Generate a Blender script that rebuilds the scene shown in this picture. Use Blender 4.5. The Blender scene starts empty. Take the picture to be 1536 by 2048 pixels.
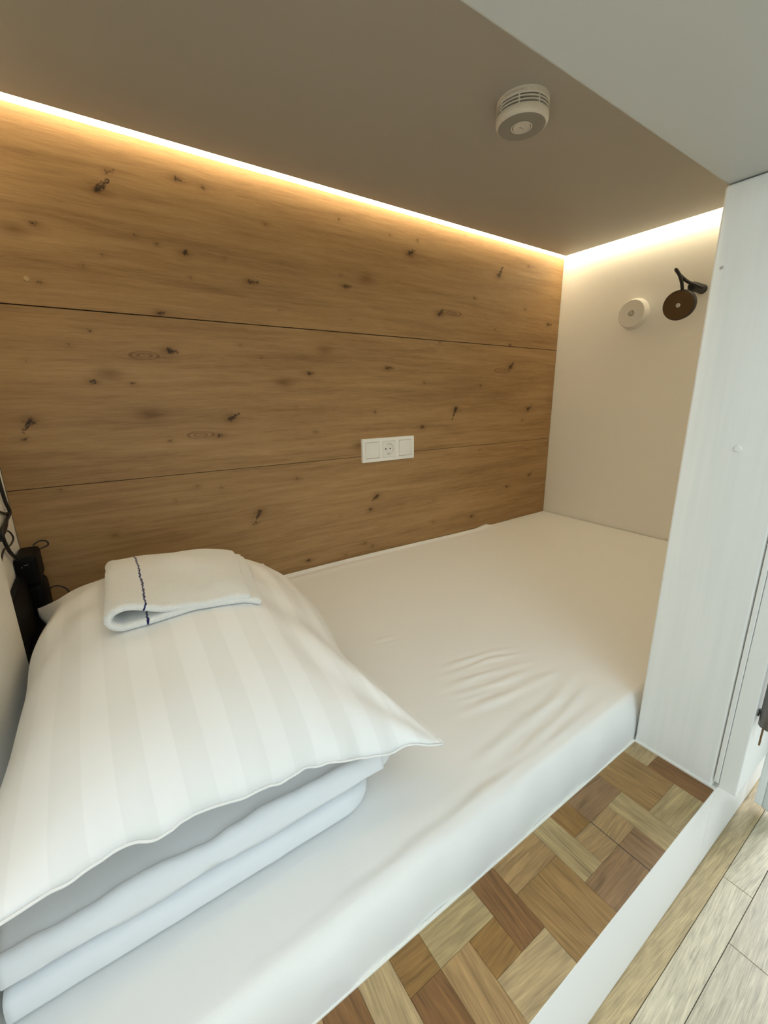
import bpy, bmesh, math, random
import numpy as np
from mathutils import Vector, Matrix, noise
from mathutils.bvhtree import BVHTree

random.seed(7)
rng = np.random.default_rng(7)
S = bpy.context.scene
COL = S.collection
PI = math.pi

# ------------------------------------------------------------------ helpers
def srgb(r, g, b):
    def f(c):
        c /= 255.0
        return c / 12.92 if c <= 0.04045 else ((c + 0.055) / 1.055) ** 2.4
    return (f(r), f(g), f(b), 1.0)

def tag(o, label=None, cat=None, group=None, kind=None):
    if label: o['label'] = label
    if cat: o['category'] = cat
    if group: o['group'] = group
    if kind: o['kind'] = kind
    return o

def thing(name, loc, label, cat, group=None):
    o = bpy.data.objects.new(name, None)
    o.empty_display_size = 0.03
    o.location = loc
    COL.objects.link(o)
    return tag(o, label, cat, group)

def link(name, me, mat, parent=None, smooth=False):
    o = bpy.data.objects.new(name, me)
    COL.objects.link(o)
    if mat is not None:
        me.materials.append(mat)
    if smooth:
        me.polygons.foreach_set('use_smooth', [True] * len(me.polygons))
    if parent is not None:
        o.parent = parent
        off = Vector((0, 0, 0))
        p = parent
        while p is not None:          # every ancestor mesh sits at the origin, every Empty is only translated
            off += p.location
            p = p.parent
        o.location = -off if parent.type == 'EMPTY' else Vector((0, 0, 0))
    return o

def mesh_from(verts, faces, name='mesh'):
    me = bpy.data.meshes.new(name)
    me.from_pydata(verts, [], faces)
    me.update()
    return me

def bm_box(bm, x0, x1, y0, y1, z0, z1):
    vs = [bm.verts.new(c) for c in ((x0,y0,z0),(x1,y0,z0),(x1,y1,z0),(x0,y1,z0),(x0,y0,z1),(x1,y0,z1),(x1,y1,z1),(x0,y1,z1))]
    for f in ((0,3,2,1),(4,5,6,7),(0,1,5,4),(1,2,6,5),(2,3,7,6),(3,0,4,7)):
        bm.faces.new([vs[i] for i in f])

def boxes(name, lst, mat, parent=None, bevel=0.0, seg=2):
    bm = bmesh.new()
    for b in lst: bm_box(bm, *b)
    if bevel > 0:
        bmesh.ops.bevel(bm, geom=bm.edges[:], offset=bevel, segments=seg, profile=0.5, affect='EDGES')
    me = bpy.data.meshes.new(name); bm.to_mesh(me); bm.free()
    return link(name, me, mat, parent)

def lathe(name, prof, mat, parent=None, M=Matrix.Identity(4), seg=64, smooth=True, caps=True):
    """prof: (r, h) pairs along local +Z, turned about local Z and moved by M"""
    vs, fs = [], []
    n = len(prof)
    for (r, h) in prof:
        for k in range(seg):
            a = 2 * PI * k / seg
            vs.append(M @ Vector((r * math.cos(a), r * math.sin(a), h)))
    for i in range(n - 1):
        for k in range(seg):
            k2 = (k + 1) % seg
            fs.append((i*seg+k, i*seg+k2, (i+1)*seg+k2, (i+1)*seg+k))
    if caps:
        fs.append(tuple(reversed(range(seg))))
        fs.append(tuple((n-1)*seg + k for k in range(seg)))
    me = mesh_from(vs, fs, name)
    bm = bmesh.new(); bm.from_mesh(me)
    bmesh.ops.recalc_face_normals(bm, faces=bm.faces[:])
    for e in bm.edges:
        if len(e.link_faces) == 2 and e.calc_face_angle(0) > math.radians(32): e.smooth = False
    bm.to_mesh(me); bm.free()
    return link(name, me, mat, parent, smooth)

def catmull(pts, n=8):
    P = [Vector(p) for p in pts]
    P = [P[0] * 2 - P[1]] + P + [P[-1] * 2 - P[-2]]
    out = []
    for i in range(1, len(P) - 2):
        for k in range(n):
            t = k / n
            a, b, c, d = P[i-1], P[i], P[i+1], P[i+2]
            out.append(0.5 * ((2*b) + (c-a)*t + (2*a-5*b+4*c-d)*t*t + (3*b-a-3*c+d)*t*t*t))
    out.append(P[-2])
    return out

def tube(name, pts, r, mat, parent=None, seg=12, n=8):
    C = catmull(pts, n)
    vs, fs = [], []
    up = Vector((0, 0, 1))
    T0 = (C[1] - C[0]).normalized()
    if abs(T0.dot(up)) > 0.9: up = Vector((0, 1, 0))
    N = (up - T0 * up.dot(T0)).normalized()
    for i, c in enumerate(C):
        T = (C[min(i+1, len(C)-1)] - C[max(i-1, 0)]).normalized()
        N = (N - T * N.dot(T)).normalized()
        B = T.cross(N)
        for k in range(seg):
            a = 2 * PI * k / seg
            vs.append(c + (N * math.cos(a) + B * math.sin(a)) * r)
    for i in range(len(C) - 1):
        for k in range(seg):
            k2 = (k + 1) % seg
            fs.append((i*seg+k, i*seg+k2, (i+1)*seg+k2, (i+1)*seg+k))
    fs.append(tuple(reversed(range(seg))))
    fs.append(tuple((len(C)-1)*seg + k for k in range(seg)))
    return link(name, mesh_from(vs, fs, name), mat, parent, True)

def axis_matrix(loc, d, up=Vector((0, 0, 1))):
    """local +Z looks along d"""
    z = Vector(d).normalized()
    x = up.cross(z)
    if x.length < 1e-4: x = Vector((1, 0, 0))
    x.normalize(); y = z.cross(x)
    M = Matrix((x, y, z)).transposed().to_4x4()
    M.translation = Vector(loc)
    return M

# ------------------------------------------------------------------ materials
def new_mat(name):
    m = bpy.data.materials.new(name); m.use_nodes = True
    nt = m.node_tree
    b = nt.nodes['Principled BSDF']
    return m, nt, b

def N(nt, t, **kw):
    n = nt.nodes.new(t)
    for k, v in kw.items(): setattr(n, k, v)
    return n

def plain(name, col, rough=0.5, metal=0.0, bump=0.0, bscale=200.0, var=0.0, spec=0.5, vscale=3.0):
    m, nt, b = new_mat(name)
    b.inputs['Base Color'].default_value = col
    b.inputs['Roughness'].default_value = rough
    b.inputs['Metallic'].default_value = metal
    b.inputs['Specular IOR Level'].default_value = spec
    tc = N(nt, 'ShaderNodeTexCoord')
    if bump > 0:
        nz = N(nt, 'ShaderNodeTexNoise'); nz.inputs['Scale'].default_value = bscale
        nz.inputs['Detail'].default_value = 3
        bp = N(nt, 'ShaderNodeBump'); bp.inputs['Strength'].default_value = bump; bp.inputs['Distance'].default_value = 0.001
        nt.links.new(tc.outputs['Object'], nz.inputs['Vector'])
        nt.links.new(nz.outputs['Fac'], bp.inputs['Height'])
        nt.links.new(bp.outputs['Normal'], b.inputs['Normal'])
    if var > 0:
        nz = N(nt, 'ShaderNodeTexNoise'); nz.inputs['Scale'].default_value = vscale; nz.inputs['Detail'].default_value = 4
        mx = N(nt, 'ShaderNodeMix', data_type='RGBA')
        mx.inputs['A'].default_value = tuple(c * (1 - var) for c in col[:3]) + (1,)
        mx.inputs['B'].default_value = tuple(min(1, c * (1 + var)) for c in col[:3]) + (1,)
        nt.links.new(tc.outputs['Object'], nz.inputs['Vector'])
        nt.links.new(nz.outputs['Fac'], mx.inputs['Factor'])
        nt.links.new(mx.outputs['Result'], b.inputs['Base Color'])
    return m

M_wall = plain('cream_paint', (0.86, 0.845, 0.80, 1), 0.55, bump=0.08, bscale=120, var=0.015)
M_ceil = plain('ceiling_paint', (0.43, 0.415, 0.385, 1), 0.6, bump=0.05, bscale=150, var=0.015)
M_beam = plain('beam_paint', (0.53, 0.55, 0.54, 1), 0.5, bump=0.05, bscale=90, var=0.02)
M_white = plain('white_lacquer', (0.80, 0.82, 0.81, 1), 0.4, bump=0.03, bscale=60, var=0.01)
M_fascia = plain('white_fascia_paint', (0.86, 0.87, 0.87, 1), 0.35)
M_seal = plain('sealant', (0.78, 0.77, 0.72, 1), 0.5)
M_dark = plain('dark_gap', (0.05, 0.045, 0.04, 1), 0.8)
M_plastic = plain('white_plastic', (0.88, 0.87, 0.83, 1), 0.3)
M_plastic2 = plain('switch_plastic', (0.86, 0.845, 0.80, 1), 0.25)
M_grey = plain('grey_plastic', (0.44, 0.43, 0.39, 1), 0.45)
M_detw = plain('detector_plastic', (0.70, 0.69, 0.66, 1), 0.4)
M_puck = plain('puck_plastic', (0.74, 0.72, 0.67, 1), 0.4)
M_black = plain('black_rubber', (0.012, 0.011, 0.011, 1), 0.5)
M_blackg = plain('black_plastic', (0.004, 0.004, 0.0045, 1), 0.55, spec=0.12)
M_bronze = plain('bronze_face', (0.10, 0.055, 0.018, 1), 0.4, metal=0.3)
M_chrome = plain('chrome', (0.8, 0.8, 0.78, 1), 0.15, metal=1.0)
M_steel = plain('brushed_steel', (0.20, 0.195, 0.18, 1), 0.38, metal=0.9)
M_cap = plain('screw_metal', (0.45, 0.33, 0.17, 1), 0.4, metal=0.6)
M_lens = plain('lens', (0.55, 0.52, 0.45, 1), 0.1, metal=0.4)
M_copper = plain('copper_pin', (0.20, 0.12, 0.06, 1), 0.4, metal=0.7)
M_mark = plain('faint_print', (0.45, 0.44, 0.41, 1), 0.5)
M_door = plain('grey_door_paint', (0.66, 0.69, 0.68, 1), 0.45)

def mat_brushed_white():
    """white painted board with faint vertical brush streaks and scuffs"""
    m, nt, b = new_mat('white_brushed_board')
    tc = N(nt, 'ShaderNodeTexCoord'); mp = N(nt, 'ShaderNodeMapping')
    mp.inputs['Scale'].default_value = (60, 60, 3.0)
    nz = N(nt, 'ShaderNodeTexNoise'); nz.inputs['Scale'].default_value = 1.6; nz.inputs['Detail'].default_value = 5
    cr = N(nt, 'ShaderNodeValToRGB')
    cr.color_ramp.elements[0].position = 0.25; cr.color_ramp.elements[0].color = (0.765, 0.795, 0.785, 1)
    cr.color_ramp.elements[1].position = 0.6; cr.color_ramp.elements[1].color = (0.81, 0.83, 0.82, 1)
    nt.links.new(tc.outputs['Object'], mp.inputs['Vector']); nt.links.new(mp.outputs['Vector'], nz.inputs['Vector'])
    nt.links.new(nz.outputs['Fac'], cr.inputs['Fac']); nt.links.new(cr.outputs['Color'], b.inputs['Base Color'])
    bp = N(nt, 'ShaderNodeBump'); bp.inputs['Strength'].default_value = 0.12; bp.inputs['Distance'].default_value = 0.001
    nt.links.new(nz.outputs['Fac'], bp.inputs['Height']); nt.links.new(bp.outputs['Normal'], b.inputs['Normal'])
    b.inputs['Roughness'].default_value = 0.42
    return m
M_board = mat_brushed_white()

def mat_led():
    m, nt, b = new_mat('led_diffuser')
    b.inputs['Base Color'].default_value = (0.8, 0.78, 0.7, 1)
    b.inputs['Emission Color'].default_value = (1.0, 0.83, 0.54, 1)
    b.inputs['Emission Strength'].default_value = LED
    return m
LED = 10.0
M_led = mat_led()

def mat_oak():
    """knotty oak decor: object coords in metres, X along the grain, Z across; mesh attributes knot / ring / warp"""
    m, nt, b = new_mat('knotty_oak')
    L = nt.links.new
    tc = N(nt, 'ShaderNodeTexCoord'); sp = N(nt, 'ShaderNodeSeparateXYZ')
    L(tc.outputs['Object'], sp.inputs[0])
    wa = N(nt, 'ShaderNodeAttribute', attribute_name='warp')
    add = N(nt, 'ShaderNodeMath', operation='ADD'); L(sp.outputs['Z'], add.inputs[0]); L(wa.outputs['Fac'], add.inputs[1])
    def noise_at(sx, sz, scale=1.0, detail=4, rough=0.55, dist=0.0):
        cb = N(nt, 'ShaderNodeCombineXYZ')
        a = N(nt, 'ShaderNodeMath', operation='MULTIPLY'); a.inputs[1].default_value = sx; L(sp.outputs['X'], a.inputs[0])
        c = N(nt, 'ShaderNodeMath', operation='MULTIPLY'); c.inputs[1].default_value = sz; L(add.outputs[0], c.inputs[0])
        L(a.outputs[0], cb.inputs['X']); L(c.outputs[0], cb.inputs['Z'])
        n = N(nt, 'ShaderNodeTexNoise'); n.inputs['Scale'].default_value = scale
        n.inputs['Detail'].default_value = detail; n.inputs['Roughness'].default_value = rough; n.inputs['Distortion'].default_value = dist
        L(cb.outputs[0], n.inputs['Vector'])
        return n.outputs['Fac']
    broad = noise_at(1.3, 15, detail=3, dist=0.6)
    mid = noise_at(4.5, 75, detail=5, rough=0.6, dist=0.35)
    fine = noise_at(22, 420, detail=3, rough=0.7)
    cr = N(nt, 'ShaderNodeValToRGB')
    e = cr.color_ramp.elements
    e[0].position = 0.33; e[0].color = (0.205, 0.113, 0.048, 1)
    e[1].position = 0.68; e[1].color = (0.470, 0.308, 0.150, 1)
    e2 = cr.color_ramp.elements.new(0.5); e2.color = (0.355, 0.215, 0.095, 1)
    # combine the three scales
    def mul(a, k):
        n = N(nt, 'ShaderNodeMath', operation='MULTIPLY'); L(a, n.inputs[0]); n.inputs[1].default_value = k; return n.outputs[0]
    def plus(a, c):
        n = N(nt, 'ShaderNodeMath', operation='ADD'); L(a, n.inputs[0]); L(c, n.inputs[1]); return n.outputs[0]
    comb = plus(plus(mul(broad, 0.38), mul(mid, 0.36)), mul(fine, 0.26))
    ra = N(nt, 'ShaderNodeAttribute', attribute_name='ring')
    sub = N(nt, 'ShaderNodeMath', operation='SUBTRACT'); L(comb, sub.inputs[0]); L(mul(ra.outputs['Fac'], 0.17), sub.inputs[1])
    L(sub.outputs[0], cr.inputs['Fac'])
    # knots: soft field broken up by small noise
    ka = N(nt, 'ShaderNodeAttribute', attribute_name='knot')
    cb = N(nt, 'ShaderNodeMapping'); cb.inputs['Scale'].default_value = (330, 1, 420); L(tc.outputs['Object'], cb.inputs['Vector'])
    kn = N(nt, 'ShaderNodeTexNoise'); kn.inputs['Scale'].default_value = 1.0; kn.inputs['Detail'].default_value = 4; L(cb.outputs[0], kn.inputs['Vector'])
    km = N(nt, 'ShaderNodeMath', operation='MULTIPLY_ADD'); L(kn.outputs['Fac'], km.inputs[0]); km.inputs[1].default_value = 1.9; km.inputs[2].default_value = -1.0
    ks = plus(ka.outputs['Fac'], km.outputs[0])
    gate = N(nt, 'ShaderNodeMath', operation='MULTIPLY'); L(ks, gate.inputs[0])
    g2 = N(nt, 'ShaderNodeMapRange'); L(ka.outputs['Fac'], g2.inputs['Value']); g2.inputs['From Min'].default_value = 0.02; g2.inputs['From Max'].default_value = 0.3
    L(g2.outputs[0], gate.inputs[1])
    sm = N(nt, 'ShaderNodeMapRange', interpolation_type='SMOOTHSTEP'); L(gate.outputs[0], sm.inputs['Value'])
    sm.inputs['From Min'].default_value = 0.18; sm.inputs['From Max'].default_value = 0.95
    mx = N(nt, 'ShaderNodeMix', data_type='RGBA'); L(sm.outputs[0], mx.inputs['Factor'])
    L(cr.outputs['Color'], mx.inputs['A']); mx.inputs['B'].default_value = (0.045, 0.028, 0.017, 1)
    halo = N(nt, 'ShaderNodeAttribute', attribute_name='halo')
    mh = N(nt, 'ShaderNodeMix', data_type='RGBA', blend_type='MULTIPLY'); L(mul(halo.outputs['Fac'], 0.75), mh.inputs['Factor'])
    L(mx.outputs['Result'], mh.inputs['A']); mh.inputs['B'].default_value = (0.50, 0.42, 0.34, 1)
    L(mh.outputs['Result'], b.inputs['Base Color'])
    b.inputs['Roughness'].default_value = 0.5
    b.inputs['Specular IOR Level'].default_value = 0.3
    bp = N(nt, 'ShaderNodeBump'); bp.inputs['Strength'].default_value = 0.12; bp.inputs['Distance'].default_value = 0.0008
    L(fine, bp.inputs['Height']); L(bp.outputs['Normal'], b.inputs['Normal'])
    return m
M_oak = mat_oak()

def mat_block_wood(name, contrast=0.35, sx=10, sy=260, rough=0.5, boost=1.0, spec=0.4):
    """wood blocks: colour from the 'tone' attribute, grain along UV.x (UV in metres, offset per block)"""
    m, nt, b = new_mat(name); L = nt.links.new
    uv = N(nt, 'ShaderNodeUVMap', uv_map='UVMap')
    mp = N(nt, 'ShaderNodeMapping'); mp.inputs['Scale'].default_value = (sx, sy, 1); L(uv.outputs[0], mp.inputs['Vector'])
    n1 = N(nt, 'ShaderNodeTexNoise'); n1.inputs['Scale'].default_value = 1; n1.inputs['Detail'].default_value = 4
    n1.inputs['Roughness'].default_value = 0.65; n1.inputs['Distortion'].default_value = 0.4; L(mp.outputs[0], n1.inputs['Vector'])
    mp2 = N(nt, 'ShaderNodeMapping'); mp2.inputs['Scale'].default_value = (sx * 1.2, sy * 0.25, 1); L(uv.outputs[0], mp2.inputs['Vector'])
    n2 = N(nt, 'ShaderNodeTexNoise'); n2.inputs['Scale'].default_value = 1; n2.inputs['Detail'].default_value = 3
    n2.inputs['Distortion'].default_value = 0.8; L(mp2.outputs[0], n2.inputs['Vector'])
    ad = N(nt, 'ShaderNodeMath', operation='MULTIPLY_ADD'); L(n1.outputs['Fac'], ad.inputs[0]); ad.inputs[1].default_value = 0.6
    m2 = N(nt, 'ShaderNodeMath', operation='MULTIPLY'); L(n2.outputs['Fac'], m2.inputs[0]); m2.inputs[1].default_value = 0.4
    L(m2.outputs[0], ad.inputs[2])
    mr = N(nt, 'ShaderNodeMapRange'); L(ad.outputs[0], mr.inputs['Value'])
    mr.inputs['From Min'].default_value = 0.3; mr.inputs['From Max'].default_value = 0.7
    mr.inputs['To Min'].default_value = 1 - contrast; mr.inputs['To Max'].default_value = 1 + contrast * 0.75
    at = N(nt, 'ShaderNodeAttribute', attribute_name='tone')
    vm = N(nt, 'ShaderNodeVectorMath', operation='SCALE'); L(at.outputs['Color'], vm.inputs[0]); L(mr.outputs[0], vm.inputs['Scale'])
    L(vm.outputs[0], b.inputs['Base Color'])
    b.inputs['Roughness'].default_value = rough
    b.inputs['Specular IOR Level'].default_value = spec
    bp = N(nt, 'ShaderNodeBump'); bp.inputs['Strength'].default_value = 0.15; bp.inputs['Distance'].default_value = 0.0006
    L(n1.outputs['Fac'], bp.inputs['Height']); L(bp.outputs['Normal'], b.inputs['Normal'])
    return m
M_parq = mat_block_wood('parquet_oak', contrast=0.48, sx=14, sy=360)
M_floor = mat_block_wood('aisle_laminate', contrast=0.5, sx=18, sy=620, rough=0.33, spec=0.5)

def mat_cloth(name, col, weave=900, bump=0.15, rough=0.9, wr=0.0, wscale=14):
    m, nt, b = new_mat(name); L = nt.links.new
    b.inputs['Base Color'].default_value = col; b.inputs['Roughness'].default_value = rough
    b.inputs['Specular IOR Level'].default_value = 0.2
    b.inputs['Sheen Weight'].default_value = 0.15
    tc = N(nt, 'ShaderNodeTexCoord')
    nz = N(nt, 'ShaderNodeTexNoise'); nz.inputs['Scale'].default_value = weave; nz.inputs['Detail'].default_value = 2
    L(tc.outputs['Object'], nz.inputs['Vector'])
    bp = N(nt, 'ShaderNodeBump'); bp.inputs['Strength'].default_value = bump; bp.inputs['Distance'].default_value = 0.0006
    L(nz.outputs['Fac'], bp.inputs['Height'])
    if wr > 0:
        n2 = N(nt, 'ShaderNodeTexNoise'); n2.inputs['Scale'].default_value = wscale; n2.inputs['Detail'].default_value = 4; n2.inputs['Distortion'].default_value = 0.5
        L(tc.outputs['Object'], n2.inputs['Vector'])
        b2 = N(nt, 'ShaderNodeBump'); b2.inputs['Strength'].default_value = wr; b2.inputs['Distance'].default_value = 0.006
        L(n2.outputs['Fac'], b2.inputs['Height']); L(bp.outputs['Normal'], b2.inputs['Normal'])
        L(b2.outputs['Normal'], b.inputs['Normal'])
    else:
        L(bp.outputs['Normal'], b.inputs['Normal'])
    return m
M_sheet = mat_cloth('cotton_sheet', (0.80, 0.80, 0.79, 1), weave=1100, bump=0.12, wr=0.06, wscale=22)
M_duvet = mat_cloth('duvet_cotton', (0.80, 0.82, 0.845, 1), weave=1200, bump=0.1, wr=0.10, wscale=20)

def mat_satin():
    """satin stripe pillowcase: alternate matt and shiny bands along UV.x"""
    m, nt, b = new_mat('satin_stripe'); L = nt.links.new
    uv = N(nt, 'ShaderNodeUVMap', uv_map='UVMap'); sp = N(nt, 'ShaderNodeSeparateXYZ'); L(uv.outputs[0], sp.inputs[0])
    pp = N(nt, 'ShaderNodeMath', operation='PINGPONG'); L(sp.outputs['X'], pp.inputs[0]); pp.inputs[1].default_value = 0.0285
    mr = N(nt, 'ShaderNodeMapRange'); L(pp.outputs[0], mr.inputs['Value'])
    mr.inputs['From Min'].default_value = 0.0137; mr.inputs['From Max'].default_value = 0.0148
    mx = N(nt, 'ShaderNodeMix', data_type='RGBA'); L(mr.outputs[0], mx.inputs['Factor'])
    mx.inputs['A'].default_value = (0.832, 0.832, 0.828, 1); mx.inputs['B'].default_value = (0.87, 0.87, 0.87, 1)
    L(mx.outputs['Result'], b.inputs['Base Color'])
    rr = N(nt, 'ShaderNodeMapRange'); L(mr.outputs[0], rr.inputs['Value']); rr.inputs['To Min'].default_value = 0.45; rr.inputs['To Max'].default_value = 0.8
    L(rr.outputs[0], b.inputs['Roughness']); b.inputs['Specular IOR Level'].default_value = 0.3
    b.inputs['Sheen Weight'].default_value = 0.1
    tc = N(nt, 'ShaderNodeTexCoord')
    n2 = N(nt, 'ShaderNodeTexNoise'); n2.inputs['Scale'].default_value = 16; n2.inputs['Detail'].default_value = 3; n2.inputs['Distortion'].default_value = 0.6
    L(tc.outputs['Object'], n2.inputs['Vector'])
    b2 = N(nt, 'ShaderNodeBump'); b2.inputs['Strength'].default_value = 0.10; b2.inputs['Distance'].default_value = 0.006
    L(n2.outputs['Fac'], b2.inputs['Height']); L(b2.outputs['Normal'], b.inputs['Normal'])
    return m
M_satin = mat_satin()

def mat_towel():
    m, nt, b = new_mat('terry_towel'); L = nt.links.new
    uv = N(nt, 'ShaderNodeUVMap', uv_map='UVMap'); sp = N(nt, 'ShaderNodeSeparateXYZ'); L(uv.outputs[0], sp.inputs[0])
    tc = N(nt, 'ShaderNodeTexCoord')
    nj = N(nt, 'ShaderNodeTexNoise'); nj.inputs['Scale'].default_value = 130; nj.inputs['Detail'].default_value = 1; L(tc.outputs['Object'], nj.inputs['Vector'])
    jj = N(nt, 'ShaderNodeMath', operation='MULTIPLY_ADD'); L(nj.outputs['Fac'], jj.inputs[0]); jj.inputs[1].default_value = 0.005; jj.inputs[2].default_value = -0.0025
    ab = N(nt, 'ShaderNodeMath', operation='ABSOLUTE'); L(sp.outputs['X'], ab.inputs[0])
    ad = N(nt, 'ShaderNodeMath', operation='ADD'); L(ab.outputs[0], ad.inputs[0]); L(jj.outputs[0], ad.inputs[1])
    cm = N(nt, 'ShaderNodeMath', operation='COMPARE'); L(ad.outputs[0], cm.inputs[0]); cm.inputs[1].default_value = 0.052; cm.inputs[2].default_value = 0.0013
    mx = N(nt, 'ShaderNodeMix', data_type='RGBA'); L(cm.outputs[0], mx.inputs['Factor'])
    mx.inputs['A'].default_value = (0.83, 0.83, 0.81, 1); mx.inputs['B'].default_value = (0.022, 0.020, 0.10, 1)
    L(mx.outputs['Result'], b.inputs['Base Color']); b.inputs['Roughness'].default_value = 0.95
    b.inputs['Specular IOR Level'].default_value = 0.1; b.inputs['Sheen Weight'].default_value = 0.3
    n1 = N(nt, 'ShaderNodeTexNoise'); n1.inputs['Scale'].default_value = 420; n1.inputs['Detail'].default_value = 3; L(tc.outputs['Object'], n1.inputs['Vector'])
    bp = N(nt, 'ShaderNodeBump'); bp.inputs['Strength'].default_value = 0.9; bp.inputs['Distance'].default_value = 0.0022
    L(n1.outputs['Fac'], bp.inputs['Height'])
    n2 = N(nt, 'ShaderNodeTexNoise'); n2.inputs['Scale'].default_value = 25; n2.inputs['Detail'].default_value = 3; L(tc.outputs['Object'], n2.inputs['Vector'])
    b2 = N(nt, 'ShaderNodeBump'); b2.inputs['Strength'].default_value = 0.15; b2.inputs['Distance'].default_value = 0.006
    L(n2.outputs['Fac'], b2.inputs['Height']); L(bp.outputs['Normal'], b2.inputs['Normal']); L(b2.outputs['Normal'], b.inputs['Normal'])
    return m
M_towel = mat_towel()

# ------------------------------------------------------------------ dimensions (metres)
# X along the bed (foot wall at 0), Y into the berth (oak wall at 0), Z up (mattress top at 0)
XL = -1.99          # head wall
ZC = 1.123          # berth ceiling
YM = -0.9635        # mattress front / back face of the front partition
YD = -1.092         # platform front
ZD = -0.085         # parquet level
ZF = -0.261         # aisle floor
XP = -1.048         # entry side of the front partition
ZB = 0.824          # underside of the beam
YF = -1.118         # outer face of the front panel

# ------------------------------------------------------------------ shell
tag(boxes('wall_back', [(XL - 0.08, 0.08, 0.014, 0.09, ZF, 1.32)], M_dark), kind='structure')
tag(boxes('wall_far', [(0.0, 0.08, YD + 0.0085, 0.014, ZF, 1.32)], M_wall), kind='structure')
tag(boxes('wall_left', [(XL - 0.08, XL, -1.7, 0.014, ZF, 1.5)], M_wall), kind='structure')
tag(boxes('trim_1', [(XL, -1.962, -1.09, -0.372, ZD, ZC - 0.02)], M_wall, bevel=0.002), kind='structure')
tag(boxes('ceiling', [(XL, -0.047, YM, -0.038, ZC, ZC + 0.03), (XL, 0.0, YM, 0.014, ZC + 0.03, 1.32)], M_ceil), kind='structure')
tag(boxes('trim_2', [(XL - 0.08, 0.45, YF + 0.002, YM - 0.0005, ZB, 1.5)], M_beam, bevel=0.003), kind='structure')

wr = boxes('wall_right', [(XP, 0.0, YD + 0.0055, YM, ZD, ZB - 0.0015)], M_board, bevel=0.003)
tag(wr, kind='structure')
lathe('screw_cap', [(0.0, 0.0), (0.0042, 0.0), (0.0048, 0.0006), (0.0042, 0.0014), (0.0, 0.0018)], M_white, wr,
      axis_matrix((XP, -1.033, 0.473), (-1, 0, 0)), seg=24)
lathe('nail_head', [(0.0, 0.0), (0.0022, 0.0), (0.0020, 0.0008), (0.0, 0.001)], M_grey, wr,
      axis_matrix((XP, -0.975, 0.72), (-1, 0, 0)), seg=16)
tag(boxes('trim_3', [(XP - 0.001, XP + 0.03, -1.0945, -1.0880, -0.070, ZB - 0.003)], M_white, bevel=0.0008), kind='structure')
tag(boxes('trim_4', [(XP - 0.0005, 0.45, YF, -1.0950, -0.077, ZB)], M_white, bevel=0.0012), kind='structure')

tag(boxes('wall_opposite', [(-3.4, 1.8, -3.0, -2.9, ZF, 2.3)], M_beam), kind='structure')

# aisle floor: laminate strips as one mesh
def strips(name, cells, mat, z1, thick, parent=None, gap=0.0004):
    """cells: (x0,x1,y0,y1,along,rgb) ; along 'x' or 'y' = grain direction"""
    vs, fs, tone, uvs = [], [], [], []
    for (x0, x1, y0, y1, al, rgb) in cells:
        a, b_, c, d = x0 + gap, x1 - gap, y0 + gap, y1 - gap
        k = len(vs); bz = 0.0004
        top = [(a+bz, c+bz, z1), (b_-bz, c+bz, z1), (b_-bz, d-bz, z1), (a+bz, d-bz, z1)]
        rim = [(a, c, z1-bz), (b_, c, z1-bz), (b_, d, z1-bz), (a, d, z1-bz)]
        bot = [(a, c, z1-thick), (b_, c, z1-thick), (b_, d, z1-thick), (a, d, z1-thick)]
        vs += top + rim + bot
        F = [(0,1,2,3)] + [(4+i, 4+(i+1)%4, (i+1)%4, i) for i in range(4)] + [(8+i, 8+(i+1)%4, 4+(i+1)%4, 4+i) for i in range(4)]
        ou, ov = random.uniform(0, 60), random.uniform(0, 60)
        sk = random.uniform(-0.12, 0.12)
        for f in F:
            fs.append(tuple(k + i for i in f)); tone.append(rgb)
            for i in f:
                p = vs[k + i]
                u, v = (p[0], p[1]) if al == 'x' else (p[1], p[0])
                uvs.append((u + ou, v + sk * u + ov))
    me = mesh_from(vs, fs, name)
    at = me.attributes.new('tone', 'FLOAT_COLOR', 'FACE')
    at.data.foreach_set('color', [c for t in tone for c in (t[0], t[1], t[2], 1.0)])
    ul = me.uv_layers.new(name='UVMap')
    ul.data.foreach_set('uv', [c for t in uvs for c in t])
    return link(name, me, mat, parent)

fl = []
y = YD + 0.007
row = 0
fw = [0.038, 0.041] + [0.071] * 24
for w in fw:
    x = -3.2 + random.uniform(0, 0.4)
    x = -3.2 - random.uniform(0, 0.3)
    while x < 1.6:
        ln = random.uniform(0.28, 0.45)
        base = np.array(srgb(186, 174, 150)[:3]) * random.uniform(0.86, 1.12)
        if row == 0: base = np.array(srgb(178, 156, 116)[:3])  # darker strip by the platform: uneven glare put into the plank colour
        if row == 1: base = np.array(srgb(190, 178, 152)[:3])
        if row == 0: ln = 5
        fl.append((x, min(x + ln, 1.6), y - w, y, 'x', tuple(base)))
        x += ln
    y -= w; row += 1
floor = strips('floor', fl, M_floor, ZF, 0.012)
tag(floor, kind='structure')

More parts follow.
